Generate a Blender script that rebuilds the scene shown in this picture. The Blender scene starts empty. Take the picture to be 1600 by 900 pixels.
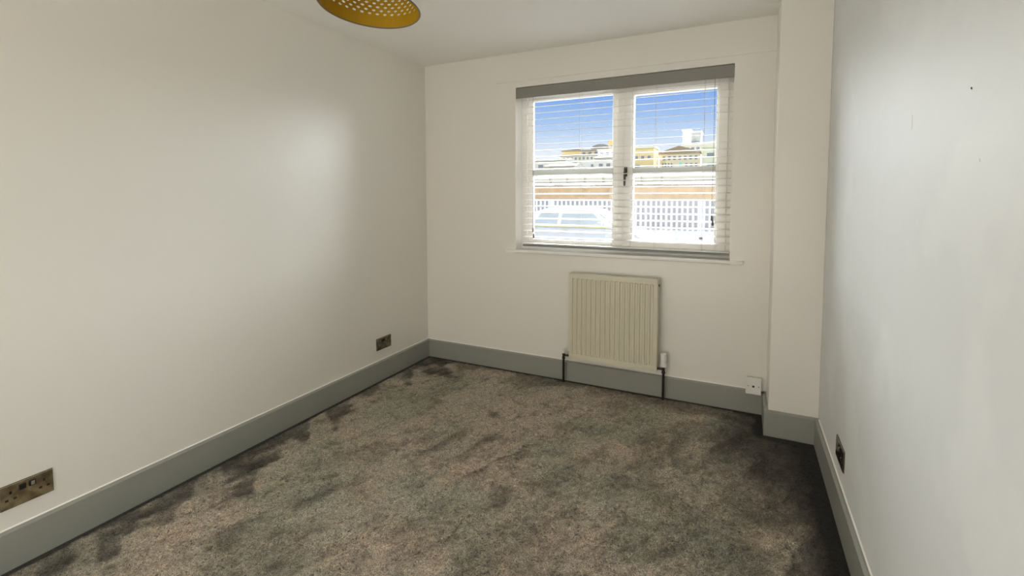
import bpy, bmesh, math, random
import numpy as np
from mathutils import Vector, Matrix

random.seed(7)
RNG = np.random.default_rng(7)
C = bpy.context.scene.collection
scene = bpy.context.scene

# ------------------------------------------------------------------ camera
F_PX, CY_PX = 740.34, 352.03
cd = bpy.data.cameras.new('camera')
cam = bpy.data.objects.new('camera', cd); C.objects.link(cam)
cd.sensor_fit = 'HORIZONTAL'; cd.sensor_width = 36.0
cd.lens = 36.0 * F_PX / 1600.0
cd.shift_y = -(450.0 - CY_PX) / 1600.0
cd.clip_start = 0.02; cd.clip_end = 900
_y, _t, _r = 0.4533, -0.0624, -0.0022
_fw = Vector((-math.sin(_y)*math.cos(_t), math.cos(_y)*math.cos(_t), math.sin(_t)))
_rt = Vector((math.cos(_y), math.sin(_y), 0)); _up = _rt.cross(_fw)
_rt2 = _rt*math.cos(_r) + _up*math.sin(_r); _up2 = _up*math.cos(_r) - _rt*math.sin(_r)
_m = Matrix((_rt2, _up2, -_fw)).transposed().to_4x4()
_m.translation = Vector((2.3742, -3.246, 1.3428))
cam.matrix_world = _m
scene.camera = cam

# ------------------------------------------------------------------ world, sun, fill, exposure
SKY_STRENGTH = 0.80
SUN_ENERGY = 1.8           # warm sun behind the house, on the facades across the road
SKY_FILL_ENERGY = 42.0         # added wide sun lamp, unseen, standing in for brighter sky at the window
FILL_POWER = 52.0          # added unseen area lamp behind the camera, lifts the room
world = bpy.data.worlds.new('sky'); scene.world = world
world.use_nodes = True
nt = world.node_tree; nt.nodes.clear()
tc = nt.nodes.new('ShaderNodeTexCoord'); sx = nt.nodes.new('ShaderNodeSeparateXYZ')
rp = nt.nodes.new('ShaderNodeValToRGB'); bg = nt.nodes.new('ShaderNodeBackground'); wo = nt.nodes.new('ShaderNodeOutputWorld')
nt.links.new(tc.outputs['Generated'], sx.inputs[0]); nt.links.new(sx.outputs['Z'], rp.inputs[0])
els = rp.color_ramp.elements
els[0].position = 0.0; els[0].color = (0.97, 0.98, 1.02, 1)
els[1].position = 1.0; els[1].color = (0.06, 0.17, 0.62, 1)
for pos, col in ((0.085, (0.92, 0.96, 1.04, 1)), (0.118, (0.62, 0.77, 1.0, 1)), (0.15, (0.42, 0.61, 0.96, 1)), (0.19, (0.27, 0.47, 0.91, 1)), (0.25, (0.18, 0.36, 0.84, 1))):
    e = els.new(pos); e.color = col
nt.links.new(rp.outputs[0], bg.inputs[0]); bg.inputs[1].default_value = SKY_STRENGTH
nt.links.new(bg.outputs[0], wo.inputs[0])

def sun(name, direction, energy, angle, color):
    l = bpy.data.lights.new(name, 'SUN'); l.energy = energy; l.angle = math.radians(angle); l.color = color
    o = bpy.data.objects.new(name, l); C.objects.link(o); o.location = (0, 0, 12)
    o.rotation_euler = Vector(direction).to_track_quat('-Z', 'Y').to_euler()
    return o
sun('sun', (0.35, 1.0, -0.85), SUN_ENERGY, 1.0, (1.0, 0.93, 0.82))
sun('sky_fill_sun', (0.0, -1.0, -0.18), SKY_FILL_ENERGY, 150.0, (0.95, 0.98, 1.0))
al = bpy.data.lights.new('fill_light', 'AREA'); al.shape = 'RECTANGLE'; al.size = 2.2; al.size_y = 2.0
al.energy = FILL_POWER; al.color = (1.0, 0.95, 0.87)
ao = bpy.data.objects.new('fill_light', al); C.objects.link(ao)
ao.location = (1.15, -5.45, 1.10); ao.rotation_euler = (math.radians(110), 0, 0)

vs = scene.view_settings
vs.view_transform = 'Standard'; vs.look = 'None'; vs.gamma = 1.0; vs.use_curve_mapping = False
vs.exposure = 0.27
scene.cycles.max_bounces = 10; scene.cycles.diffuse_bounces = 6; scene.cycles.transparent_max_bounces = 12
scene.cycles.use_denoising = True

# ------------------------------------------------------------------ materials
def mat(name, color=(0.8, 0.8, 0.8), rough=0.6, metal=0.0, spec=0.5, noise=None, bump=None, coat=0.0):
    """noise = (scale, second colour, detail, low, high); bump = [(scale, strength, distance), ...]"""
    m = bpy.data.materials.new(name); m.use_nodes = True
    t = m.node_tree; b = t.nodes['Principled BSDF']
    b.inputs['Base Color'].default_value = (*color, 1); b.inputs['Roughness'].default_value = rough
    b.inputs['Metallic'].default_value = metal; b.inputs['Specular IOR Level'].default_value = spec
    b.inputs['Coat Weight'].default_value = coat
    co = t.nodes.new('ShaderNodeTexCoord')
    if noise:
        n = t.nodes.new('ShaderNodeTexNoise'); n.inputs['Scale'].default_value = noise[0]; n.inputs['Detail'].default_value = noise[2]
        r = t.nodes.new('ShaderNodeValToRGB')
        r.color_ramp.elements[0].position = noise[3]; r.color_ramp.elements[1].position = noise[4]
        r.color_ramp.elements[0].color = (*color, 1); r.color_ramp.elements[1].color = (*noise[1], 1)
        t.links.new(co.outputs['Object'], n.inputs['Vector']); t.links.new(n.outputs['Fac'], r.inputs[0]); t.links.new(r.outputs[0], b.inputs['Base Color'])
    prev = None
    for sc_, st, di in (bump or []):
        n = t.nodes.new('ShaderNodeTexNoise'); n.inputs['Scale'].default_value = sc_; n.inputs['Detail'].default_value = 4
        bp = t.nodes.new('ShaderNodeBump'); bp.inputs['Strength'].default_value = st; bp.inputs['Distance'].default_value = di
        t.links.new(co.outputs['Object'], n.inputs['Vector']); t.links.new(n.outputs['Fac'], bp.inputs['Height'])
        if prev: t.links.new(prev.outputs[0], bp.inputs['Normal'])
        prev = bp
    if prev: t.links.new(prev.outputs[0], b.inputs['Normal'])
    return m

M = {}
M['wall'] = mat('wall_paint', (0.83, 0.80, 0.735), 0.34, spec=0.75, noise=(1.1, (0.81, 0.79, 0.735), 3, 0.35, 0.7), bump=[(2.2, 0.25, 0.02), (90, 0.06, 0.002)])
M['wall_right'] = mat('wall_paint_patched_cool', (0.76, 0.775, 0.77), 0.55, spec=0.4, noise=(2.2, (0.80, 0.815, 0.805), 3, 0.52, 0.6), bump=[(2.6, 0.35, 0.02), (90, 0.06, 0.002)])  # filler patches; the cooler tint is bluish sky light put into the colour
M['ceiling'] = mat('ceiling_paint', (0.92, 0.905, 0.87), 0.6, spec=0.3, bump=[(3, 0.12, 0.02), (120, 0.05, 0.002)])
M['skirting'] = mat('skirting_paint', (0.31, 0.315, 0.275), 0.42, spec=0.5, noise=(3, (0.29, 0.295, 0.262), 3, 0.3, 0.7), bump=[(30, 0.05, 0.002)])
M['upvc'] = mat('white_plastic_frame', (0.90, 0.87, 0.82), 0.35)
M['upvc_shaded'] = mat('shaded_glazing_bar', (0.56, 0.56, 0.53), 0.4)  # frame plastic with the shade on the bar put into its colour
M['sill'] = mat('sill_gloss', (0.90, 0.89, 0.85), 0.6)
M['slat'] = mat('slat_white', (0.86, 0.85, 0.82), 0.4, bump=[(60, 0.03, 0.001)])
M['valance'] = mat('valance_grey', (0.25, 0.24, 0.215), 0.55, bump=[(80, 0.04, 0.001)])
M['rail'] = mat('rail_grey', (0.22, 0.23, 0.225), 0.5)
M['cord'] = mat('cord', (0.62, 0.59, 0.54), 0.8)
M['cord_dark'] = mat('cord_dark', (0.16, 0.14, 0.12), 0.8)
M['radiator'] = mat('radiator_enamel', (0.66, 0.62, 0.49), 0.33, spec=0.5)
M['radiator_gap'] = mat('radiator_gap', (0.10, 0.09, 0.06), 0.7)
M['black'] = mat('black_pipe', (0.018, 0.016, 0.013), 0.35, spec=0.4)
M['dark_metal'] = mat('dark_metal', (0.10, 0.09, 0.075), 0.3, metal=0.8)
M['chrome'] = mat('chrome', (0.6, 0.6, 0.58), 0.2, metal=1.0)
M['white_plastic'] = mat('white_plastic', (0.80, 0.79, 0.76), 0.35)
M['brass'] = mat('antique_brass', (0.54, 0.49, 0.35), 0.12, metal=1.0, noise=(26, (0.27, 0.23, 0.17), 3, 0.35, 0.65))
M['brass_edge'] = mat('brass_edge', (0.55, 0.46, 0.31), 0.22, metal=1.0)
M['black_plastic'] = mat('black_plastic', (0.012, 0.010, 0.010), 0.3)
M['shade_out'] = mat('shade_white', (0.83, 0.82, 0.80), 0.4)
M['shade_in'] = mat('shade_gold', (0.44, 0.26, 0.006), 0.42, metal=0.25)
M['bulb'] = mat('bulb_glass', (0.9, 0.89, 0.86), 0.15)
M['door'] = mat('door_white', (0.78, 0.77, 0.74), 0.4)
# outside
M['asphalt'] = mat('asphalt', (0.12, 0.123, 0.127), 0.9, noise=(0.6, (0.16, 0.163, 0.167), 4, 0.3, 0.7))
M['grass_bank'] = mat('dry_bank', (0.26, 0.255, 0.20), 0.95, noise=(0.3, (0.20, 0.21, 0.15), 5, 0.35, 0.7))
M['concrete'] = mat('concrete', (0.42, 0.42, 0.41), 0.9, noise=(0.8, (0.36, 0.36, 0.36), 4, 0.3, 0.7))
M['brick_brown'] = mat('brown_stone', (0.74, 0.52, 0.29), 0.9, noise=(2.0, (0.60, 0.40, 0.22), 5, 0.35, 0.7))
M['coping'] = mat('coping', (0.44, 0.37, 0.28), 0.9)
M['fence_white'] = mat('fence_white', (0.74, 0.74, 0.72), 0.5)
M['pale_render'] = mat('pale_render', (0.66, 0.63, 0.53), 0.9)
M['cream_render'] = mat('cream_render', (0.66, 0.60, 0.46), 0.9)
M['yellow_render'] = mat('yellow_render', (0.68, 0.53, 0.27), 0.9)
M['orange_render'] = mat('orange_render', (0.70, 0.43, 0.20), 0.9)
M['white_render'] = mat('white_render', (0.66, 0.66, 0.62), 0.9)
M['lime_render'] = mat('lime_render', (0.64, 0.65, 0.48), 0.9)
M['roof_grey'] = mat('roof_grey', (0.24, 0.23, 0.21), 0.9)
M['roof_brown'] = mat('roof_brown', (0.26, 0.20, 0.14), 0.9)
M['pane_dark'] = mat('pane_dark', (0.22, 0.24, 0.26), 0.2)
M['teal'] = mat('teal_door', (0.25, 0.62, 0.50), 0.6)
M['car_white'] = mat('car_white', (0.62, 0.64, 0.63), 0.25, coat=0.6)
M['car_glass'] = mat('car_glass', (0.42, 0.46, 0.44), 0.08, spec=0.8)
M['tyre'] = mat('tyre', (0.03, 0.03, 0.03), 0.8)
M['yellow_strip'] = mat('yellow_strip', (0.75, 0.72, 0.25), 0.8)

g = bpy.data.materials.new('window_glass'); g.use_nodes = True
t = g.node_tree; t.nodes.clear()
o_ = t.nodes.new('ShaderNodeOutputMaterial'); mx = t.nodes.new('ShaderNodeMixShader'); tr = t.nodes.new('ShaderNodeBsdfTransparent')
gl = t.nodes.new('ShaderNodeBsdfGlossy'); gl.inputs['Roughness'].default_value = 0.02; fr = t.nodes.new('ShaderNodeFresnel'); fr.inputs[0].default_value = 1.35
tr.inputs[0].default_value = (0.98, 0.99, 0.985, 1)
t.links.new(fr.outputs[0], mx.inputs[0]); t.links.new(tr.outputs[0], mx.inputs[1]); t.links.new(gl.outputs[0], mx.inputs[2]); t.links.new(mx.outputs[0], o_.inputs[0])
M['glass'] = g

# carpet: colours of the pile, tips and brushed patches
m = bpy.data.materials.new('carpet_pile'); m.use_nodes = True
t = m.node_tree; b = t.nodes['Principled BSDF']; b.inputs['Roughness'].default_value = 0.95; b.inputs['Specular IOR Level'].default_value = 0.08
b.inputs['Sheen Weight'].default_value = 0.15
co = t.nodes.new('ShaderNodeTexCoord')
def nz(scale, detail, dist=0.0, rough=0.5):
    n = t.nodes.new('ShaderNodeTexNoise'); n.inputs['Scale'].default_value = scale; n.inputs['Detail'].default_value = detail
    n.inputs['Distortion'].default_value = dist; n.inputs['Roughness'].default_value = rough
    t.links.new(co.outputs['Object'], n.inputs['Vector']); return n
def ramp(src, a, ca, b_, cb):
    r = t.nodes.new('ShaderNodeValToRGB'); r.color_ramp.elements[0].position = a; r.color_ramp.elements[1].position = b_
    r.color_ramp.elements[0].color = (*ca, 1); r.color_ramp.elements[1].color = (*cb, 1); t.links.new(src, r.inputs[0]); return r
def mul(a, b_, fac=1.0, mode='MULTIPLY'):
    x = t.nodes.new('ShaderNodeMixRGB'); x.blend_type = mode; x.inputs[0].default_value = fac
    t.links.new(a, x.inputs[1]); t.links.new(b_, x.inputs[2]); return x
base = ramp(nz(2.0, 5, 0.6).outputs['Fac'], 0.36, (0.250, 0.240, 0.185), 0.60, (0.335, 0.285, 0.228))
tuft = ramp(nz(75, 4, 2.6, 0.68).outputs['Fac'], 0.36, (0.25, 0.25, 0.25), 0.62, (1.65, 1.64, 1.60))
att = t.nodes.new('ShaderNodeAttribute'); att.attribute_name = 'nap_shade'
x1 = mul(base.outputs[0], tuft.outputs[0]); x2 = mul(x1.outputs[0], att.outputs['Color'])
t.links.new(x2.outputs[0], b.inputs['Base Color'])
bp = t.nodes.new('ShaderNodeBump'); bp.inputs['Strength'].default_value = 1.0; bp.inputs['Distance'].default_value = 0.009
t.links.new(nz(95, 4, 2.2).outputs['Fac'], bp.inputs['Height']); t.links.new(bp.outputs[0], b.inputs['Normal'])
M['carpet'] = m

# ------------------------------------------------------------------ helpers
def obj(name, bm, m=None, parent=None, smooth=False, bevel=0.0, label=None):
    me = bpy.data.meshes.new(name); bm.normal_update(); bm.to_mesh(me); bm.free()
    ms = m if isinstance(m, (list, tuple)) else [m]
    for q in ms:
        if q: me.materials.append(M[q] if isinstance(q, str) else q)
    if smooth:
        for p in me.polygons: p.use_smooth = True
    o = bpy.data.objects.new(name, me); C.objects.link(o)
    if parent: o.parent = parent
    if bevel:
        md = o.modifiers.new('bevel', 'BEVEL'); md.width = bevel; md.segments = 2; md.limit_method = 'ANGLE'
    if label: o['label'] = label
    return o

def bx(bm, x0, x1, y0, y1, z0, z1, mi=0, mtx=None):
    v = [bm.verts.new(p) for p in ((x0,y0,z0),(x1,y0,z0),(x1,y1,z0),(x0,y1,z0),(x0,y0,z1),(x1,y0,z1),(x1,y1,z1),(x0,y1,z1))]
    if mtx:
        for q in v: q.co = mtx @ q.co
    for f in ((3,2,1,0),(4,5,6,7),(0,1,5,4),(1,2,6,5),(2,3,7,6),(3,0,4,7)):
        bm.faces.new([v[i] for i in f]).material_index = mi
    return v

def box(name, x0, x1, y0, y1, z0, z1, m, parent=None, bevel=0.0, label=None):
    bm = bmesh.new(); bx(bm, x0, x1, y0, y1, z0, z1); return obj(name, bm, m, parent, bevel=bevel, label=label)

def tube(bm, pts, r, seg=10, cap=True):
    pts = [Vector(p) for p in pts]; rs = r if isinstance(r, (list, tuple)) else [r]*len(pts); rings = []
    for i, p in enumerate(pts):
        d = (pts[min(i+1, len(pts)-1)] - pts[max(i-1, 0)]).normalized()
        a = Vector((0,0,1)) if abs(d.z) < 0.9 else Vector((1,0,0))
        u = d.cross(a).normalized(); w = d.cross(u)
        rings.append([bm.verts.new(p + (u*math.cos(2*math.pi*k/seg) + w*math.sin(2*math.pi*k/seg))*rs[i]) for k in range(seg)])
    for a, b2 in zip(rings, rings[1:]):
        for k in range(seg): bm.faces.new((a[k], a[(k+1)%seg], b2[(k+1)%seg], b2[k]))
    if cap:
        bm.faces.new(rings[0][::-1]); bm.faces.new(rings[-1])

def lathe(bm, prof, cx=0, cy=0, seg=24):
    rings = [[bm.verts.new((cx + r*math.cos(2*math.pi*k/seg), cy + r*math.sin(2*math.pi*k/seg), z)) for k in range(seg)] for r, z in prof]
    for a, b2 in zip(rings, rings[1:]):
        for k in range(seg): bm.faces.new((a[k], a[(k+1)%seg], b2[(k+1)%seg], b2[k]))
    bm.faces.new(rings[0][::-1]); bm.faces.new(rings[-1])

def thing(name, label, cat, loc=(0,0,0), rotz=0, group=None):
    o = bpy.data.objects.new(name, None); C.objects.link(o); o.empty_display_size = 0.1
    o.location = loc; o.rotation_euler = (0, 0, rotz); o['label'] = label; o['category'] = cat
    if group: o['group'] = group
    return o

def struct(o, label=None):
    o['kind'] = 'structure'
    if label: o['label'] = label
    return o

def prism(bm, prof, a, b2, along='x', mi=0):
    """extrude a closed profile of (u, z) pairs along x or y from a to b2"""
    def P(s, u, z): return (s, u, z) if along == 'x' else (u, s, z)
    A = [bm.verts.new(P(a, u, z)) for u, z in prof]; B = [bm.verts.new(P(b2, u, z)) for u, z in prof]
    n = len(prof)
    for i in range(n): bm.faces.new((A[i], A[(i+1)%n], B[(i+1)%n], B[i])).material_index = mi
    bm.faces.new(A[::-1]).material_index = mi; bm.faces.new(B).material_index = mi
    bmesh.ops.recalc_face_normals(bm, faces=bm.faces[:])

# ------------------------------------------------------------------ the room shell
W, H, NEAR = 2.773, 2.40, -5.60
PX, PD = 2.531, 0.274                   # column in the right-hand corner
X0, X1, Z0, Z1 = 0.822, 2.312, 0.935, 2.147   # window opening
WT = 0.28

struct(box('wall_left', -0.15, 0, NEAR, 0, -0.05, H, 'wall'), 'plain off-white painted wall on the left')
struct(box('wall_right', W, W+0.15, NEAR, 0, -0.05, H, 'wall_right'), 'off-white wall on the right with patchy sheen')
struct(box('wall_near', -0.15, W+0.15, NEAR-0.12, NEAR, -0.05, H, 'wall'))
bm = bmesh.new()
bx(bm, -0.15, X0, 0, WT, -0.05, H); bx(bm, X1, W+0.15, 0, WT, -0.05, H)
bx(bm, X0, X1, 0, WT, -0.05, Z0-0.022); bx(bm, X0, X1, 0, WT, Z1, H)
bmesh.ops.remove_doubles(bm, verts=bm.verts[:], dist=1e-5)
struct(obj('wall_back', bm, 'wall'), 'off-white window wall')
struct(box('wall_column', PX, W, -PD, 0, 0, H, 'wall', bevel=0.004), 'boxed-in column in the right-hand corner')
struct(box('ceiling', -0.15, W+0.15, NEAR-0.12, WT, H, H+0.15, 'ceiling'), 'plain off-white ceiling')
wr = bpy.data.objects['wall_right']
for y, z, ry, rz, mm in ((-1.998, 1.552, 0.003, 0.003, 'black_plastic'), (-2.051, 1.408, 0.004, 0.004, 'white_plastic'), (-1.634, 1.537, 0.003, 0.022, 'white_plastic')):
    bm = bmesh.new(); bmesh.ops.create_icosphere(bm, subdivisions=2, radius=1.0)
    for v in bm.verts: v.co = Vector((W+v.co.x*0.0015, y+v.co.y*ry+v.co.z*ry*0.5, z+v.co.z*rz))
    obj('wall_mark', bm, mm, wr, smooth=True)
# shallow plaster step over the window lintel
bm = bmesh.new(); prism(bm, [(0.0, 2.192), (-0.0045, 2.193), (-0.004, 2.21), (0.0, 2.33)], 0.66, PX)
struct(obj('trim_1', bm, 'wall'), 'faint plaster ledge over the window')

# floor: carpet with real pile relief
nx, ny = 500, 640
xs = np.linspace(-0.01, W+0.01, nx); ys = np.concatenate([np.linspace(NEAR, -3.5, 41)[:-1], np.linspace(-3.5, 0.01, ny-40)])
GX, GY = np.meshgrid(xs, ys)
def vnoise(fx, fy, seed, ox=0.0):
    r = np.random.default_rng(seed).random((256, 256))
    x = GX*fx + ox + 40; y = GY*fy + 60
    xi = np.floor(x).astype(int); yi = np.floor(y).astype(int); u = x-xi; v = y-yi
    u = u*u*(3-2*u); v = v*v*(3-2*v)
    q = lambda a, b2: r[a % 256, b2 % 256]
    return (q(xi,yi)*(1-u)+q(xi+1,yi)*u)*(1-v) + (q(xi,yi+1)*(1-u)+q(xi+1,yi+1)*u)*v
rot = lambda a: (GX*math.cos(a)+GY*math.sin(a), -GX*math.sin(a)+GY*math.cos(a))
def rnoise(a, fu, fv, seed):
    global GX, GY
    k = (GX, GY); GX, GY = rot(a); r = vnoise(fu, fv, seed); GX, GY = k
    return r
blot = 0.5*vnoise(2.3, 2.3, 1) + 0.3*vnoise(5, 5, 2) + 0.2*vnoise(11, 11, 3)
streak = 0.6*rnoise(1.25, 3.0, 13, 4) + 0.4*rnoise(1.0, 6, 26, 5)
tuftn = 0.5*vnoise(95, 95, 6) + 0.5*rnoise(0.7, 60, 130, 7)
mid = 0.6*vnoise(26, 26, 8) + 0.4*rnoise(0.5, 22, 50, 9)
Z = 0.006*(blot-0.5) + 0.007*(streak-0.5) + 0.007*(mid-0.5) + 0.012*(tuftn-0.5)
# the carpet dips where it is tucked in along the skirting
TSK = 0.021
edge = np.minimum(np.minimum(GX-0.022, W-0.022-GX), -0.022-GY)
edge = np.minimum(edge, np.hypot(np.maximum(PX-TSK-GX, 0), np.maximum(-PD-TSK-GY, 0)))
EM = np.clip(edge/0.06, 0, 1)
Z = Z*EM - 0.005*np.clip(1-edge/0.030, 0, 1)
Z -= 0.004
# brushed nap: darker where the pile leans away (combed bands and footmarks with edges of their own), plus painted shade by the walls
def line_noise(q, seed):
    r = np.random.default_rng(seed).random(512); q = q+100; i = np.floor(q).astype(int); u = q-i; u = u*u*(3-2*u)
    return r[i % 512]*(1-u)+r[(i+1) % 512]*u
sm = lambda v, lo, hi: (lambda k: k*k*(3-2*k))(np.clip((v-lo)/(hi-lo), 0, 1))
fine = 0.5*vnoise(13, 13, 31)+0.5*rnoise(1.2, 9, 26, 32)
ridge = lambda n: 1-np.abs(2*n-1)
wisp = 0.5*ridge(0.7*vnoise(30, 30, 51)+0.3*blot)+0.5*ridge(0.8*rnoise(1.1, 36, 58, 52)+0.2*fine)
nap_shade = 0.80 + 0.36*sm(0.5*blot+0.3*streak+0.2*fine, 0.34, 0.60)
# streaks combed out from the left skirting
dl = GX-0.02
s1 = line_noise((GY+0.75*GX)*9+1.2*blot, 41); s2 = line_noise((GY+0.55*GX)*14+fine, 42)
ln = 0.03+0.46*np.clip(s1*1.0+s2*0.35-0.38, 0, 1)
nap_shade *= 1-0.66*sm(ln-dl*(0.6+0.9*fine), -0.05, 0.06)*(0.45+0.9*(1-fine))
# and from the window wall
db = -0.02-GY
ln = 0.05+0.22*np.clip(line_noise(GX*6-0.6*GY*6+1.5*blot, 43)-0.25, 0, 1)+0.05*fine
nap_shade *= 1-0.52*sm(ln-db, -0.05, 0.06)
# ragged dark band along the right-hand wall: texture, and missing window light painted in
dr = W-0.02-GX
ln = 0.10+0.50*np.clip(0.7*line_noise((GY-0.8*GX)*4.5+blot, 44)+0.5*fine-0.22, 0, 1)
nap_shade *= 1-0.55*sm(ln-dr, -0.10, 0.08)*(0.55+0.9*(1-fine))*0.85
nap_shade *= 1-0.62*sm(0.10+0.08*fine-dr, -0.03, 0.06)
# brush marks running across the carpet, sharp on one side
q = (GX*0.92-GY*0.38)*5.0+1.1*blot+0.25*fine
saw = q-np.floor(q); tooth = np.where(saw < 0.10, saw/0.10, 1-(saw-0.10)/0.9)
mask = sm(0.5*GX/W+0.55*vnoise(1.8, 1.8, 45)-0.04*GY, 0.50, 0.80)
nap_shade *= 1-0.62*mask*(0.10+0.90*tooth**2)*(0.6+0.8*(1-fine))
crease = np.where((saw < 0.07), 1-np.abs(saw-0.035)/0.035, 0)*sm(vnoise(3.2, 2.0, 46), 0.46, 0.58)
nap_shade *= 1-0.55*np.clip(crease, 0, 1)*np.clip(mask+0.35, 0, 1)
Z += (0.007*mask*tooth - 0.006*crease + 0.006*(wisp-0.6))*EM
# stained pile and painted-in shade in the column corner, and a few flattened dark spots
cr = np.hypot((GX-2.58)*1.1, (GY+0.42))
nap_shade *= 1-0.66*sm(0.30+0.30*(fine-0.3)-cr, -0.12, 0.12)
for x, y, rx, ry, k in ((0.62, -0.72, 0.09, 0.04, 0.4), (1.02, -0.74, 0.05, 0.05, 0.5), (1.55, -1.30, 0.10, 0.06, 0.25), (1.43, -1.42, 0.04, 0.08, 0.3), (2.17, -1.42, 0.10, 0.09, 0.35), (1.5, -1.0, 0.05, 0.03, 0.3)):
    d = np.hypot((GX-x)/rx, (GY-y)/ry)+1.3*(fine-0.5); nap_shade *= 1-k*sm(1-d, -0.3, 0.5)
nap_shade *= 1-0.98*sm(0.031+0.010*fine-edge, -0.006, 0.010)  # dark carpet edge and shadow gap along the skirting, put into the colour
nap_shade *= 1-0.97*sm(sm(GX, 2.1, 2.6)*(0.03+0.085*fine)-edge, -0.02, 0.03)  # broader towards the right wall and column, shade painted in as well
nap_shade *= 1.30*(0.82+0.36*fine)*(0.55+0.78*wisp**1.6)
nap_shade = np.clip(nap_shade, 0.03, 1.5)
me = bpy.data.meshes.new('floor')
co = np.stack([GX, GY, Z], -1).reshape(-1, 3).astype(np.float32)
ii, jj = np.meshgrid(np.arange(nx-1), np.arange(ny-1)); a0 = (jj*nx+ii).ravel()
fc = np.stack([a0, a0+1, a0+nx+1, a0+nx], -1).astype(np.int32)
me.vertices.add(len(co)); me.vertices.foreach_set('co', co.ravel())
me.loops.add(fc.size); me.loops.foreach_set('vertex_index', fc.ravel())
me.polygons.add(len(fc)); me.polygons.foreach_set('loop_start', np.arange(0, fc.size, 4, dtype=np.int32)); me.polygons.foreach_set('loop_total', np.full(len(fc), 4, dtype=np.int32))
me.update()
ca = me.color_attributes.new('nap_shade', 'FLOAT_COLOR', 'POINT')
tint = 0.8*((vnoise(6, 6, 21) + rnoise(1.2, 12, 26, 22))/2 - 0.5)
cc = np.stack([nap_shade*(1+0.22*tint), nap_shade, nap_shade*(1-0.10*tint), np.ones_like(nap_shade)], -1).astype(np.float32)
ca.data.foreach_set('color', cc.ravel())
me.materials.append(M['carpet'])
fl = bpy.data.objects.new('floor', me); C.objects.link(fl); struct(fl, 'mottled grey-brown deep pile carpet')

# skirting boards
HS, TS = 0.136, 0.021
def skprof(s):
    return [(0, -0.02), (0, HS), (s*0.012, HS), (s*TS, HS-0.007), (s*TS, -0.02)]
def skirt(name, along, a, b2, base, s, label=None):
    bm = bmesh.new(); prism(bm, [(base+u, z) for u, z in skprof(s)], a, b2, along)
    o = struct(obj(name, bm, 'skirting', bevel=0.0012), label)
    bm = bmesh.new(); prism(bm, [(base, HS-0.001), (base, HS+0.004), (base+s*0.0015, HS+0.003), (base+s*0.006, HS-0.001)], a, b2, along)
    obj('top_bead', bm, 'ceiling', o); return o  # pale bead where the top of the board meets the wall
skirt('baseboard_left', 'y', NEAR, 0, 0, 1)
skirt('baseboard_back', 'x', TS*0.999, PX-TS*0.999, 0, -1)
skirt('baseboard_right', 'y', NEAR, -PD-TS*0.999, W, -1)
bm = bmesh.new(); prism(bm, [(-PD+u, z) for u, z in skprof(-1)], PX-TS, W, 'x')
struct(obj('baseboard_column_front', bm, 'skirting', bevel=0.0012))
bm = bmesh.new(); prism(bm, [(PX+u, z) for u, z in skprof(-1)], -PD-0.0005, 0, 'y')
struct(obj('baseboard_column_side', bm, 'skirting', bevel=0.0012))

# ------------------------------------------------------------------ window
FY0, FY1 = 0.105, 0.170
win = bpy.data.objects.new('window_1', None); C.objects.link(win); win['kind'] = 'structure'
win['label'] = 'white two-light window with a glazing bar coloured as in shade'
def ring(bm, x0, x1, z0, z1, w, y0, y1, wb=None, wt=None):
    wb = wb or w; wt = wt or w
    bx(bm, x0, x0+w, y0, y1, z0, z1); bx(bm, x1-w, x1, y0, y1, z0, z1)
    bx(bm, x0+w, x1-w, y0, y1, z0, z0+wb); bx(bm, x0+w, x1-w, y0, y1, z1-wt, z1)
bm = bmesh.new(); ring(bm, X0, X1, Z0-0.012, Z1, 0.052, FY0, FY1, 0.05, 0.052)
obj('window_frame', bm, 'upvc', win, bevel=0.004)
box('mullion', 1.570, 1.628, FY0, FY1, Z0+0.038, Z1-0.052, 'upvc', win, bevel=0.003)
# fixed light on the left: a slim bead round the glass
bm = bmesh.new(); ring(bm, X0+0.052, 1.570, Z0+0.038, Z1-0.052, 0.040, FY0+0.014, FY1-0.012, 0.035, 0.040)
obj('glazing_bead', bm, 'upvc', win, bevel=0.004)
# opening casement on the right stands proud of the frame
cas = obj('casement', (lambda b_: (ring(b_, 1.612, 2.278, Z0+0.030, Z1-0.040, 0.058, FY0-0.014, FY1-0.014, 0.055, 0.062), b_)[1])(bmesh.new()), 'upvc', win, bevel=0.005)
bm = bmesh.new(); ring(bm, 1.670, 2.220, Z0+0.085, Z1-0.102, 0.012, FY0-0.006, FY1-0.02); obj('glazing_bead', bm, 'upvc', cas, bevel=0.003)
box('pane', X0+0.09, 1.532, 0.138, 0.142, Z0+0.07, Z1-0.09, 'glass', win)
box('pane', 1.681, 2.209, 0.128, 0.132, Z0+0.096, Z1-0.113, 'glass', win)
box('glazing_bar', X0+0.090, 1.534, 0.112, 0.138, 1.495, 1.538, 'upvc_shaded', win, bevel=0.003)
box('glazing_bar', 1.6815, 2.2085, 0.098, 0.128, 1.493, 1.534, 'upvc_shaded', win, bevel=0.003)
bm = bmesh.new(); bx(bm, 1.622, 1.644, 0.082, 0.091, 1.475, 1.545)
tube(bm, [(1.633, 0.086, 1.52), (1.633, 0.062, 1.52), (1.633, 0.058, 1.505), (1.632, 0.058, 1.41)], [0.008, 0.008, 0.009, 0.006], 10)
obj('handle', bm, 'dark_metal', win, bevel=0.001)
# inner sill board
bm = bmesh.new()
prism(bm, [(0.105, Z0-0.022), (0.105, Z0), (-0.024, Z0), (-0.030, Z0-0.005), (-0.030, Z0-0.018), (-0.025, Z0-0.022)], X0, X1)
bx(bm, X0-0.068, X0, -0.030, 0.0, Z0-0.022, Z0); bx(bm, X1, X1+0.070, -0.030, 0.0, Z0-0.022, Z0)
obj('window_sill', bm, 'sill', win)
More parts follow.
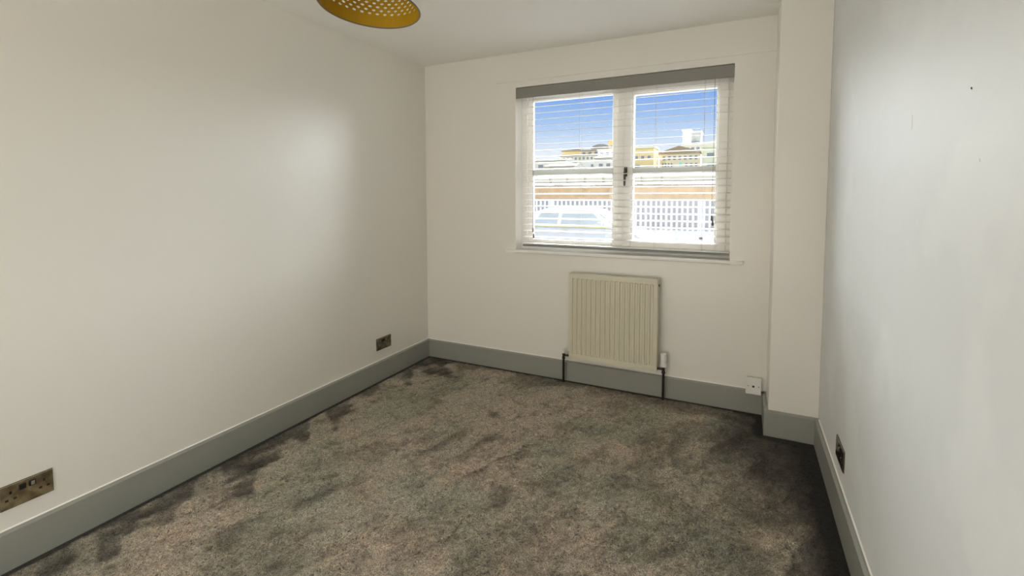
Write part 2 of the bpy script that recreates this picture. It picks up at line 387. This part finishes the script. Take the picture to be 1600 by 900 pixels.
# white reveal linings and outer stone sill
box('reveal_lining', X0, X0+0.004, 0.0, 0.105, Z0, Z1, 'upvc', win)
box('reveal_lining', X1-0.004, X1, 0.0, 0.105, Z0, Z1, 'upvc', win)
box('outer_sill', X0-0.03, X1+0.03, 0.17, 0.34, Z0-0.06, Z0-0.012, 'concrete', win)

# ------------------------------------------------------------------ venetian blind
bl = thing('venetian_blind', 'white slatted venetian blind with grey valance hanging in the window', 'blind', (1.567, 0.055, 2.14))
def lp(o): o.location = Vector(o.location) - Vector(bl.location); return o
box('valance', X0+0.008, X1-0.006, -0.006, 0.006, 2.066, 2.139, 'valance').name
val = bpy.data.objects['valance']; val.parent = bl; lp(val); val['label'] = 'grey valance board'
hr = box('headrail', X0+0.012, X1-0.012, 0.024, 0.086, 2.078, 2.138, 'slat', bl); lp(hr)
bm = bmesh.new()
n = 8; w = 0.05; L0, L1 = X0+0.046-1.567, X1-0.010-1.567
prof = []
for k in range(n+1):
    u = -w/2 + w*k/n; prof.append((u, 0.0003*(1-(2*u/w)**2)+0.0014))
prof += [(u, z-0.0028) for u, z in reversed(prof)]
prism(bm, prof, L0, L1)
slat = obj('slat', bm, 'slat', bl)
TILT = math.radians(7.5)
zs = [2.050-0.0463*k for k in range(23)] + [0.981, 0.976]
for k, z in enumerate(zs):
    o = slat if k == 0 else slat.copy()
    if k: C.objects.link(o); o.parent = bl
    o.location = (0, 0, z-2.14); o.rotation_euler = ((TILT if k < 23 else 0) + random.uniform(-.006, .006), random.uniform(-.0007, .0007), 0)
br = box('bottom_rail', X0+0.046, X1-0.010, 0.030, 0.068, 0.959, 0.972, 'rail', bl, bevel=0.003); lp(br); br['label'] = 'grey bottom rail'
for x in (0.955, 1.315, 1.84, 2.14):
    for y in (0.0288, 0.0812):
        bm = bmesh.new(); tube(bm, [(x-1.567, y-0.055, -0.06), (x-1.567, y-0.055, 0.979-2.14)], 0.0009, 5); obj('ladder_cord', bm, 'cord', bl)
def pullcord(x, z0, tz, lab):
    bm = bmesh.new(); tube(bm, [(x-1.567, -0.041, -0.07), (x-1.567+0.002, -0.043, (z0-2.14)*0.5), (x-1.567-0.002, -0.042, z0-2.14)], 0.0013, 6)
    c = obj('pull_cord', bm, 'cord_dark', bl)
    for dz, dx in ((0.0, 0.0), (-tz, 0.006)):
        bm = bmesh.new(); lathe(bm, [(0.002, 0), (0.005, -0.006), (0.0065, -0.03), (0.004, -0.036)], 0, 0, 10)
        q = obj('cord_tassel', bm, 'cord_dark', c); q.location = (x-1.567+dx, -0.042, z0-2.14+dz)
pullcord(0.962, 1.105, 0.045, '')
pullcord(2.198, 1.215, 0.03, '')

# ------------------------------------------------------------------ radiator
RX0, RX1, RZ0, RZ1 = 1.290, 1.890, 0.187, 0.800
rad = thing('radiator', 'cream ribbed panel radiator on the wall under the window', 'radiator', (1.59, -0.06, RZ0))
def rl(o): o.location = Vector(o.location)-Vector(rad.location); return o
bm = bmesh.new()
yf, rec = -0.100, 0.009
nr = 17; mrg = 0.017; pw = (RX1-RX0-2*mrg)/nr
cols = [(RX0, 0)]
for i in range(nr):
    a = RX0+mrg+i*pw
    cols += [(a+pw*0.08, 0), (a+pw*0.26, 1), (a+pw*0.60, 1), (a+pw*0.78, 0)]
cols.append((RX1, 0))
rows = [(RZ0, 0), (RZ0+0.036, 0), (RZ0+0.041, 1), (RZ1-0.041, 1), (RZ1-0.036, 0), (RZ1-0.006, 0)]
gv = [[bm.verts.new((x, yf + rec*cx_*rx_, z)) for x, cx_ in cols] for z, rx_ in rows]
for a, b2 in zip(gv, gv[1:]):
    for k in range(len(cols)-1): bm.faces.new((a[k], a[k+1], b2[k+1], b2[k]))
top = [bm.verts.new((x, yf+0.006, RZ1)) for x, _ in cols]
for k in range(len(cols)-1): bm.faces.new((gv[-1][k], gv[-1][k+1], top[k+1], top[k]))
bk = [bm.verts.new((x, yf+0.014, RZ1)) for x, _ in cols]
bk0 = [bm.verts.new((x, yf+0.014, RZ0)) for x, _ in cols]
for k in range(len(cols)-1):
    bm.faces.new((top[k], top[k+1], bk[k+1], bk[k])); bm.faces.new((gv[0][k+1], gv[0][k], bk0[k], bk0[k+1])); bm.faces.new((bk[k], bk[k+1], bk0[k+1], bk0[k]))
rl(obj('front_panel', bm, 'radiator', rad, bevel=0.0008))
rl(box('side_panel', RX0-0.003, RX0+0.001, yf+0.004, -0.040, RZ0+0.004, RZ1-0.002, 'radiator', rad))
rl(box('side_panel', RX1-0.001, RX1+0.003, yf+0.004, -0.040, RZ0+0.004, RZ1-0.002, 'radiator', rad))
rl(box('top_rail', RX0, RX1, yf+0.014, -0.064, RZ1-0.016, RZ1-0.002, 'radiator', rad, bevel=0.002))
bm = bmesh.new()
for i in range(40):
    x = RX0+0.01+i*(RX1-RX0-0.02)/39; bx(bm, x-0.001, x+0.001, -0.084, -0.048, RZ0+0.03, RZ1-0.018)
f = rl(obj('convector_fins', bm, 'radiator', rad)); f['kind'] = 'stuff'
rl(box('back_panel', RX0+0.004, RX1-0.004, -0.048, -0.042, RZ0+0.01, RZ1-0.008, 'radiator', rad))
for x in (RX0+0.12, RX1-0.12): rl(box('wall_bracket', x-0.015, x+0.015, -0.043, 0.0, RZ0+0.10, RZ1-0.05, 'radiator', rad))
for x in (RX0+0.20, RX1-0.16):
    z = RZ1 if x < 1.6 else RZ0
    rl(box('clip', x-0.006, x+0.006, yf-0.002, yf+0.01, z-0.006 if z > .5 else z-0.002, z+0.002 if z > .5 else z+0.005, 'radiator', rad, bevel=0.001))
bm = bmesh.new(); tube(bm, [(RX1, -0.072, RZ1-0.045), (RX1+0.012, -0.072, RZ1-0.045)], 0.008, 10); rl(obj('bleed_valve', bm, 'dark_metal', rad))
# pipes and valves
for x, zt, nm in ((1.237, 0.185, 'l'), (1.931, 0.190, 'r')):
    bm = bmesh.new(); tube(bm, [(x, -0.066, -0.02), (x, -0.066, zt)], 0.0082, 12); rl(obj('pipe', bm, 'black', rad, smooth=False))
    v_ = bmesh.new(); lathe(v_, [(0.010, zt-0.020), (0.0125, zt-0.018), (0.0125, zt-0.004), (0.0095, zt), (0.0095, zt+0.014), (0.012, zt+0.016), (0.012, zt+0.024)], x, -0.066, 6)
    s = 1 if nm == 'l' else -1
    tube(v_, [(x, -0.066, zt+0.010), (x+s*0.028, -0.066, zt+0.010), (x+s*0.045, -0.066, zt+0.010)], [0.0075, 0.0075, 0.0105], 8)
    body = rl(obj('radiator_valve', v_, 'black', rad, bevel=0.001))
    h = bmesh.new()
    if nm == 'l': lathe(h, [(0.0115, zt+0.024), (0.0125, zt+0.03), (0.011, zt+0.046), (0.007, zt+0.052)], x, -0.066, 16)
    else:
        lathe(h, [(0.016, zt+0.026), (0.0205, zt+0.030), (0.0205, zt+0.052), (0.0185, zt+0.056), (0.0185, zt+0.070), (0.0205, zt+0.074), (0.0205, zt+0.112), (0.017, zt+0.118)], x, -0.066, 20)
    o = obj('valve_head', h, 'white_plastic', body, bevel=0.001); o['label'] = 'white valve head'

# ------------------------------------------------------------------ sockets
def power_socket(name, label, origin, face, width=0.146):
    """plate built facing +x in its own axes; face turns it to the other wall"""
    t_ = thing(name, label, 'socket', origin, 0 if face > 0 else math.pi, 'brass double power sockets low on the side walls')
    hw, hh = width/2, 0.044
    box('back_plate', 0, 0.002, -hw-0.001, hw+0.001, -hh-0.001, hh+0.001, 'dark_metal', t_)
    fp = box('face_plate', 0.002, 0.006, -hw, hw, -hh, hh, 'brass', t_, bevel=0.0022)
    k = width/0.146
    for s in (-1, 1):
        sw = box('switch', 0.0055, 0.0105, s*0.0135*k-0.0095, s*0.0135*k+0.0095, 0.012, 0.032, 'black_plastic', t_, bevel=0.0012)
        box('rocker', 0.0105, 0.0125, s*0.0135*k-0.0055, s*0.0135*k+0.0055, 0.015, 0.029, 'chrome' if s > 0 else 'black_plastic', sw, bevel=0.0008)
        c = s*0.046*k
        box('earth_slot', 0.0052, 0.0064, c-0.0035, c+0.0035, 0.010, 0.020, 'black_plastic', t_)
        for q in (-1, 1): box('pin_slot', 0.0052, 0.0064, c+q*0.011-0.0045, c+q*0.011+0.0045, -0.014, -0.007, 'black_plastic', t_)
    for s in (-1, 1):
        bm = bmesh.new(); tube(bm, [(0.005, s*0.030*k, -0.004), (0.0072, s*0.030*k, -0.004)], 0.003, 8); obj('screw', bm, 'brass_edge', t_)
    return t_
power_socket('power_socket', 'brass double power socket on the left wall, cut by the left edge of the photo', (0, -2.508, 0.253), 1)
power_socket('power_socket', 'brass double power socket low on the left wall near the far corner', (0, -0.555, 0.257), 1, 0.156)
power_socket('power_socket', 'dark double socket on the right wall, seen nearly edge-on', (W, -0.895, 0.253), -1, 0.165)

ph = thing('telephone_socket', 'small white square telephone socket over the skirting beside the column', 'socket', (2.460, -0.0215, 0.172))
box('back_box', -0.041, 0.041, -0.020, 0.0, -0.049, 0.049, 'white_plastic', ph, bevel=0.002)
box('face_plate', -0.0425, 0.0425, -0.025, -0.020, -0.051, 0.051, 'white_plastic', ph, bevel=0.002)
box('socket_hole', -0.006, 0.006, -0.0262, -0.0245, -0.007, 0.005, 'black_plastic', ph)
for s in (-1, 1):
    bm = bmesh.new(); tube(bm, [(s*0.029, -0.0245, 0), (s*0.029, -0.0265, 0)], 0.003, 8); obj('screw', bm, 'dark_metal', ph)
bm = bmesh.new(); tube(bm, [(0.041, -0.006, -0.036), (0.052, -0.006, -0.038), (0.060, -0.012, -0.033)], 0.003, 6); obj('cable', bm, 'dark_metal', ph)

# ------------------------------------------------------------------ pendant lampshade
R_, HS_ = 0.150, 0.21
pd = thing('pendant_lamp', 'round pendant lampshade, white outside and gold inside with rows of punched holes', 'lamp', (1.349, -2.117, 1.909))
nrm = Vector((0.034, 0.081, 1)).normalized(); Q = nrm.to_track_quat('Z', 'Y')
tilt = Q.to_matrix().to_4x4()
bm = bmesh.new()
NC, z_first, pitch, NR = 38, 0.043, 0.0115, 13
def cyl(th, z, r=R_): return tilt @ Vector((r*math.cos(th), r*math.sin(th), z))
cache = {}
def V(i, z):     # i counts half-cells round the drum
    key = (i % (2*NC), round(z, 5))
    if key not in cache: cache[key] = bm.verts.new(cyl(math.pi*key[0]/NC, z))
    return cache[key]
def quad(*vs): bm.faces.new(vs)
za = z_first-pitch/2
for i in range(2*NC): quad(V(i, 0), V(i+1, 0), V(i+1, za), V(i, za))
for r in range(NR):
    zc = z_first+r*pitch; lo, hi = zc-pitch/2, zc+pitch/2
    off = r % 2
    for c_ in range(NC):
        i = 2*c_+off
        # outline of the cell, eight points, matched with eight points of its hole
        out = [V(i, lo), V(i+1, lo), V(i+2, lo), None, V(i+2, hi), V(i+1, hi), V(i, hi), None]
        hole = []
        dth = math.pi/NC
        for (u, v) in ((-.62, -.62), (0, -1), (.62, -.62), (1, 0), (.62, .62), (0, 1), (-.62, .62), (-1, 0)):
            th = dth*(i+1) + u*0.0068/R_; hole.append(bm.verts.new(cyl(th, zc+v*0.0040)))
        ring8 = [out[0], out[1], out[2], out[4], out[5], out[6]]
        quad(out[0], out[1], hole[1], hole[0]); quad(out[1], out[2], hole[2], hole[1])
        bm.faces.new((out[2], out[4], hole[4], hole[3], hole[2]))
        quad(out[4], out[5], hole[5], hole[4]); quad(out[5], out[6], hole[6], hole[5])
        bm.faces.new((out[6], out[0], hole[0], hole[7], hole[6]))
zt = z_first+(NR-0.5)*pitch
for i in range(2*NC): quad(V(i, zt), V(i+1, zt), V(i+1, HS_), V(i, HS_))
bmesh.ops.recalc_face_normals(bm, faces=bm.faces[:])
sh = obj('shade', bm, ['shade_out', 'shade_in'], pd, smooth=False)
md = sh.modifiers.new('wall', 'SOLIDIFY'); md.thickness = 0.0022; md.offset = -1; md.material_offset = 1; md.material_offset_rim = 1
sh['label'] = 'perforated drum shade with a gold inner face'
bm = bmesh.new()
tor = [[bm.verts.new(tilt @ Vector(((R_-0.001+0.0030*math.cos(b_))*math.cos(a), (R_-0.001+0.0030*math.cos(b_))*math.sin(a), 0.0030*math.sin(b_)))) for b_ in (0, 1.57, 3.14, 4.71)] for a in np.linspace(0, 2*math.pi, 72, endpoint=False)]
for k in range(72):
    for j in range(4): bm.faces.new((tor[k][j], tor[(k+1) % 72][j], tor[(k+1) % 72][(j+1) % 4], tor[k][(j+1) % 4]))
bmesh.ops.recalc_face_normals(bm, faces=bm.faces[:])
obj('rim', bm, mat('rim_bronze', (0.20, 0.14, 0.075), 0.4), pd, smooth=True)
ctop = tilt @ Vector((0, 0, HS_-0.01))
bm = bmesh.new()
for a in (0, 2.094, 4.189):
    tube(bm, [tilt @ Vector((0.018*math.cos(a), 0.018*math.sin(a), HS_-0.012)), cyl(a, HS_-0.004, R_-0.003)], 0.0018, 6)
obj('spider', bm, 'white_plastic', pd)
bm = bmesh.new(); tube(bm, [tilt @ Vector((0, 0, HS_-0.065)), tilt @ Vector((0, 0, HS_-0.03)), ctop, tilt @ Vector((0, 0, HS_+0.02))], [0.019, 0.019, 0.020, 0.010], 16); obj('lamp_holder', bm, 'white_plastic', pd)
bm = bmesh.new(); tube(bm, [tilt @ Vector((0, 0, HS_-z)) for z in (0.065, 0.08, 0.105, 0.13, 0.15, 0.16)], [0.012, 0.016, 0.026, 0.029, 0.02, 0.004], 16); obj('bulb', bm, 'bulb', pd, smooth=True)
tp = tilt @ Vector((0, 0, HS_+0.018))
rose = Vector((tp.x+0.004, tp.y+0.006, H-1.909))
bm = bmesh.new(); tube(bm, [tp, (tp+rose)/2, rose-Vector((0, 0, 0.02))], 0.003, 8); obj('flex', bm, 'white_plastic', pd)
bm = bmesh.new(); lathe(bm, [(0.018, rose.z-0.028), (0.036, rose.z-0.020), (0.040, rose.z-0.001)], rose.x, rose.y, 24); obj('ceiling_rose', bm, 'white_plastic', pd)

# ------------------------------------------------------------------ outside
GZ = -0.48
struct(box('street_ground', -140, 80, WT, 24.0, GZ-0.3, GZ, 'asphalt'), 'pale asphalt yard outside')
# hillside behind the retaining wall
bm = bmesh.new()
hy = [24.4, 30, 40, 58, 70, 84, 92, 100, 125, 200]; hz = [1.75, 2.2, 2.9, 4.5, 5.2, 6.3, 7.6, 8.3, 8.4, 6.0]
hx = [-150, -90, -60, -42, -32, -24, -16, -8, 0, 12, 30, 80]
hk = [0.5, 0.62, 0.72, 0.86, 0.96, 1.03, 1.05, 1.0, 0.98, 0.96, 0.85, 0.6]
gr = [[bm.verts.new((x, y, z*(k if y > 45 else 1.0))) for x, k in zip(hx, hk)] for y, z in zip(hy, hz)]
for a, b2 in zip(gr, gr[1:]):
    for k in range(len(hx)-1): bm.faces.new((a[k], a[k+1], b2[k+1], b2[k]))
struct(obj('hillside', bm, 'grass_bank'), 'pale dry hillside beyond the retaining wall')

rw = thing('retaining_wall', 'brown masonry retaining wall on a grey base beyond the railings', 'wall', (-4, 24, GZ))
box('wall_base', -60, 44, 0, 0.5, 0, 1.57, 'concrete', rw)
bm = bmesh.new(); seg = 150
rr = random.Random(3)
for r in range(4):
    x = -24.0
    while x < 14:
        w_ = rr.uniform(0.45, 0.8); bx(bm, x+0.012, x+w_-0.012, 0.02-rr.uniform(0, 0.03), 0.45, 1.57+r*0.20+0.008, 1.57+(r+1)*0.20-0.008); x += w_
bx(bm, -60, 44, 0.03, 0.44, 1.57, 2.37)
o = obj('stone_course', bm, 'brick_brown', rw); o['kind'] = 'stuff'
bm = bmesh.new(); x = -24.0
while x < 14:
    w_ = rr.uniform(0.3, 0.7); bx(bm, x, x+w_-0.02, -0.04, 0.5, 2.37, 2.37+rr.uniform(0.04, 0.11)); x += w_
o = obj('coping_stone', bm, 'coping', rw); o['kind'] = 'stuff'

pf = thing('parapet_wall', 'long low pale wall with thin posts above the brown retaining wall', 'wall', (-4, 32, 2.1))
box('wall_panel', -60, 44, 0, 0.2, -0.4, 0.60, 'pale_render', pf)
for i in range(12):
    x = -14.5+i*1.42; box('post', x-0.05, x+0.05, -0.12, 0.0, -0.3, 0.62, 'coping', pf)

# white railings: every upright a part
fn = thing('metal_railings', 'white metal railings with flat uprights behind the parked car', 'fence', (-1.8, 14.8, GZ))
bm = bmesh.new(); bx(bm, -0.036, 0.036, -0.012, 0.012, 0.04, 1.62)
pk = obj('upright', bm, 'fence_white', fn)
N = 62
for i in range(N):
    o = pk if i == 0 else pk.copy()
    if i: C.objects.link(o); o.parent = fn
    o.location = (-5.7+i*0.184, 0, 0)
for z in (0.25, 1.36): box('rail', -5.8, 5.7, 0.012, 0.05, z, z+0.07, 'fence_white', fn)
for i in range(5): box('post', -5.8+i*2.87, -5.7+i*2.87, 0.012, 0.10, 0, 1.62, 'fence_white', fn)

# small white hatchback, side on
car = thing('car', 'small white hatchback parked side-on in front of the railings', 'car', (-1.80, 10.35, GZ), 0.0)
def car_section(prof, halfw, inset):
    return prof
bm = bmesh.new()
# lower body: side outline lofted over the width with rounded shoulders
side = [(-1.86,0.30),(-1.90,0.55),(-1.86,0.84),(-1.60,0.98),(-0.6,0.99),(0.5,0.98),(1.05,0.92),(1.55,0.82),(1.82,0.66),(1.88,0.45),(1.84,0.28),(1.45,0.22),(0,0.20),(-1.45,0.22)]
rws = []
for y, s, dz in ((-0.80, 0.955, 0.0), (-0.84, 1.0, 0.0), (-0.62, 1.0, 0.035), (0.62, 1.0, 0.035), (0.84, 1.0, 0.0), (0.80, 0.955, 0.0)):
    rws.append([bm.verts.new((x*s, y, z*(0.97 if s < 1 else 1)+(dz if z > 0.6 else 0))) for x, z in side])
for a, b2 in zip(rws, rws[1:]):
    for k in range(len(side)): bm.faces.new((a[k], a[(k+1) % len(side)], b2[(k+1) % len(side)], b2[k]))
bm.faces.new(rws[0]); bm.faces.new(rws[-1][::-1]); bmesh.ops.recalc_face_normals(bm, faces=bm.faces[:])
obj('body', bm, 'car_white', car, bevel=0.02)
bm = bmesh.new()
cab = [(-1.68,0.98),(-1.30,1.36),(-1.05,1.44),(-0.30,1.485),(0.20,1.455),(0.42,1.40),(1.02,0.97)]
A = [bm.verts.new((x, -0.80+0.24*(z-0.97)/0.5, z)) for x, z in cab]; B = [bm.verts.new((x, 0.80-0.24*(z-0.97)/0.5, z)) for x, z in cab]
for k in range(len(cab)-1): bm.faces.new((A[k], A[k+1], B[k+1], B[k]))
bm.faces.new(A[::-1]); bm.faces.new(B); bm.faces.new((A[-1], A[0], B[0], B[-1])); bmesh.ops.recalc_face_normals(bm, faces=bm.faces[:])
obj('cabin', bm, 'car_white', car, bevel=0.02)
def sidewin(x0, x1, x2, x3, s):     # bottom x0..x1, top x2..x3
    bm = bmesh.new(); pts = []
    for x, z in ((x0, 1.00), (x1, 1.00), (x3, 1.33), (x2, 1.33)):
        y = 0.80-0.24*(z-0.97)/0.5; pts.append((x, y, z))
    f = [bm.verts.new((x, s*(y+0.008), z)) for x, y, z in pts]; k = [bm.verts.new((x, s*(y-0.01), z)) for x, y, z in pts]
    bm.faces.new(f); bm.faces.new(k[::-1])
    for i in range(4): bm.faces.new((f[i], f[(i+1) % 4], k[(i+1) % 4], k[i]))
    bmesh.ops.recalc_face_normals(bm, faces=bm.faces[:]); obj('side_window', bm, 'car_glass', car)
for s in (-1, 1): sidewin(-1.40, -0.62, -1.16, -0.62, s); sidewin(-0.52, 0.80, -0.52, 0.38, s)
for nm, (xa, za), (xb, zb) in (('windscreen', (0.97, 1.02), (0.46, 1.385)), ('rear_window', (-1.63, 1.04), (-1.32, 1.345))):
    bm = bmesh.new(); sgn = 1 if nm == 'windscreen' else -1; vs_ = []
    for x, z in ((xa, za), (xb, zb)):
        hwid = 0.74-0.24*(z-0.97)/0.5
        for y in (-hwid, hwid): vs_.append(bm.verts.new((x+sgn*0.016, y, z+0.012)))
    vb = [bm.verts.new(v.co-Vector((sgn*0.014, 0, 0.012))) for v in vs_]
    q = [0, 1, 3, 2]
    bm.faces.new([vs_[i] for i in q]); bm.faces.new([vb[i] for i in reversed(q)])
    for i in range(4): bm.faces.new((vs_[q[i]], vs_[q[(i+1) % 4]], vb[q[(i+1) % 4]], vb[q[i]]))
    bmesh.ops.recalc_face_normals(bm, faces=bm.faces[:]); obj(nm, bm, 'car_glass', car)
for x in (-1.20, 1.18):
    for y in (-0.74, 0.74):
        bm = bmesh.new(); tube(bm, [(x, y-0.10, 0.29), (x, y+0.10, 0.29)], 0.29, 20); wv = obj('wheel', bm, 'tyre', car, bevel=0.02)
        bm = bmesh.new(); s = 1 if y > 0 else -1; tube(bm, [(x, y+s*0.09, 0.29), (x, y+s*0.112, 0.29)], [0.18, 0.16], 16); obj('hub_cap', bm, 'chrome', wv)
for s in (-1, 1):
    bm = bmesh.new(); bx(bm, 0.60, 0.72, s*0.86-0.07, s*0.86+0.07, 1.00, 1.10); obj('wing_mirror', bm, 'car_white', car, bevel=0.02)
    bm = bmesh.new(); bx(bm, 1.66, 1.80, s*0.60-0.12, s*0.60+0.12, 0.62, 0.74); obj('headlamp', bm, 'chrome', car, bevel=0.02)
    bm = bmesh.new(); bx(bm, -0.45, -0.30, s*0.842-0.008, s*0.842+0.008, 0.86, 0.885); obj('door_handle', bm, 'car_white', car)
    bm = bmesh.new(); bx(bm, -1.5, 0.9, s*0.838-0.006, s*0.838+0.006, 0.93, 0.965); obj('window_strip', bm, 'yellow_strip' if s < 0 else 'tyre', car)  # near strip gives the yellow reflection in the side windows as solid colour

# far buildings on the hill, each a thing with walls, roof and windows
def building(label, x0, x1, y, z0, z1, depth, wall, roof, style='flat', wins=(), rise=1.0, cat='building'):
    t_ = thing('building', label, cat, ((x0+x1)/2, y, z0))
    w_ = (x1-x0)/2; h = z1-z0
    box('wall', -w_, w_, 0, depth, -2.5, h, wall, t_)
    bm = bmesh.new()
    if style == 'flat': bx(bm, -w_-0.15, w_+0.15, -0.2, depth+0.15, h, h+0.22)
    elif style == 'gable': prism(bm, [(-w_-0.2, h), (0, h+rise), (w_+0.2, h), (w_+0.2, h-0.18), (-w_-0.2, h-0.18)], -0.2, depth, 'y')
    elif style == 'left': prism(bm, [(-w_-0.2, h), (-w_-0.2, h+0.15), (w_+0.2, h+rise), (w_+0.2, h)], -0.2, depth, 'y')
    elif style == 'right': prism(bm, [(-w_-0.2, h), (-w_-0.2, h+rise), (w_+0.2, h+0.15), (w_+0.2, h)], -0.2, depth, 'y')
    elif style == 'ridge': prism(bm, [(-0.3, h-0.1), (-0.3, h), (depth*0.4, h+rise), (depth, h), (depth, h-0.1)], -w_-0.2, w_+0.2, 'x')
    elif style == 'arch':
        pr = [(-w_-0.2, h-0.1)] + [(-(w_+0.2)*math.cos(a), h+rise*math.sin(a)) for a in np.linspace(0, math.pi, 9)] + [(w_+0.2, h-0.1)]
        prism(bm, pr, -0.2, depth, 'y')
    obj('roof', bm, roof, t_)
    for (a, b2, c_, d_, mm) in wins:     # fractions of the front: left, right, bottom, top (metres above z0 in c_, d_)
        fr_ = box('window', -w_+a*2*w_, -w_+b2*2*w_, -0.06, 0.05, c_, d_, 'white_render', t_)
        e_ = 0.08*min(d_-c_, (b2-a)*2*w_); box('pane', -w_+a*2*w_+e_, -w_+b2*2*w_-e_, -0.10, -0.055, c_+e_, d_-e_, mm, fr_)
    return t_
def row(n_, c_, d_, a=0.05, b2=0.95, fill=0.6, mm='pane_dark'):
    s = (b2-a)/n_; return [(a+s*(i+(1-fill)/2), a+s*(i+(1+fill)/2), c_, d_, mm) for i in range(n_)]
building('low pale houses at the far left of the hillside view', -37, -27.2, 80, 6.0, 7.9, 8, 'pale_render', 'roof_grey', 'ridge', row(5, 0.5, 1.2), 0.5)
building('yellow block with a sloping roof on the hill at left', -33.3, -29.3, 95, 9.2, 10.9, 6, 'yellow_render', 'roof_grey', 'left', (), 0.5)
building('long cream terrace below the yellow block', -31.8, -24.4, 90, 8.0, 9.35, 2.4, 'cream_render', 'roof_grey', 'flat', row(8, 0.55, 1.15))
building('small amber house with a grey roof halfway up the hill', -28.6, -24.3, 93, 9.6, 10.6, 2.4, 'yellow_render', 'roof_grey', 'right', row(3, 0.3, 0.8), 0.35)
building('house with a rounded grey roof near the window mullion', -26.9, -23.2, 96, 10.2, 11.3, 6, 'cream_render', 'roof_grey', 'arch', row(3, 0.3, 0.9), 0.9)
building('tall orange building on the ridge beside the window mullion', -22.8, -20.0, 94, 10.0, 12.4, 6, 'orange_render', 'orange_render', 'flat', row(2, 1.0, 1.7))
building('white stepped terrace under the orange building', -23.6, -18.6, 88.8, 8.0, 10.2, 4, 'white_render', 'pale_render', 'flat', row(4, 1.2, 1.75)+row(4, 0.2, 0.7))
building('wide white terrace with small windows at the foot of the hill', -26.2, -18.0, 84, 6.2, 7.9, 4, 'white_render', 'pale_render', 'flat', row(6, 0.5, 1.05, 0.3, 0.95))
building('cream flat-roofed block right of the mullion', -11.8, -8.1, 60, 4.5, 7.45, 3.4, 'yellow_render', 'pale_render', 'flat', row(3, 1.5, 2.0, 0.3, 0.95)+[(0.0, 0.55, 0.45, 0.85, 'pane_dark')])
building('long cream hall with a low brown gable and rows of windows', -8.0, -2.9, 64, 4.8, 7.1, 9, 'cream_render', 'roof_brown', 'gable', row(7, 1.25, 1.85, 0.05, 0.98)+row(4, 0.2, 0.9, 0.05, 0.35)+[(0.50, 0.58, 0.1, 1.0, 'teal')]+row(3, 0.25, 0.85, 0.62, 0.98), 0.85)
building('white upper storey with large windows under the tower', -6.3, -2.7, 75, 7.8, 9.0, 4, 'white_render', 'white_render', 'flat', row(4, 0.2, 0.95, 0.1, 0.95, 0.7))
building('pale square tower with a shaded grey side standing above the roofs', -6.85, -5.65, 80, 9.0, 11.9, 1.6, 'pale_render', 'white_render', 'flat')
building('shaded side of the tower as a separate grey block', -5.8, -4.2, 82, 9.3, 11.75, 3, 'concrete', 'white_render', 'flat', [(0.05, 0.95, 0.7, 1.2, 'pane_dark')])  # tower side as its own block, its shade put into the grey
building('lime-cream gabled house at the far right of the view', -2.2, 2.6, 58, 4.2, 7.2, 8, 'lime_render', 'pale_render', 'gable', row(3, 1.6, 2.2)+row(3, 0.4, 1.0), 1.1)
building('pale bungalow at the foot of the hill behind the parapet', -24.0, -19.5, 62, 4.3, 5.6, 6, 'pale_render', 'roof_grey', 'ridge', row(4, 0.3, 0.9), 0.5)
building('white low house behind the mullion', -17.5, -12.5, 66, 4.9, 6.9, 6, 'white_render', 'roof_grey', 'ridge', row(4, 0.5, 1.2), 0.6)
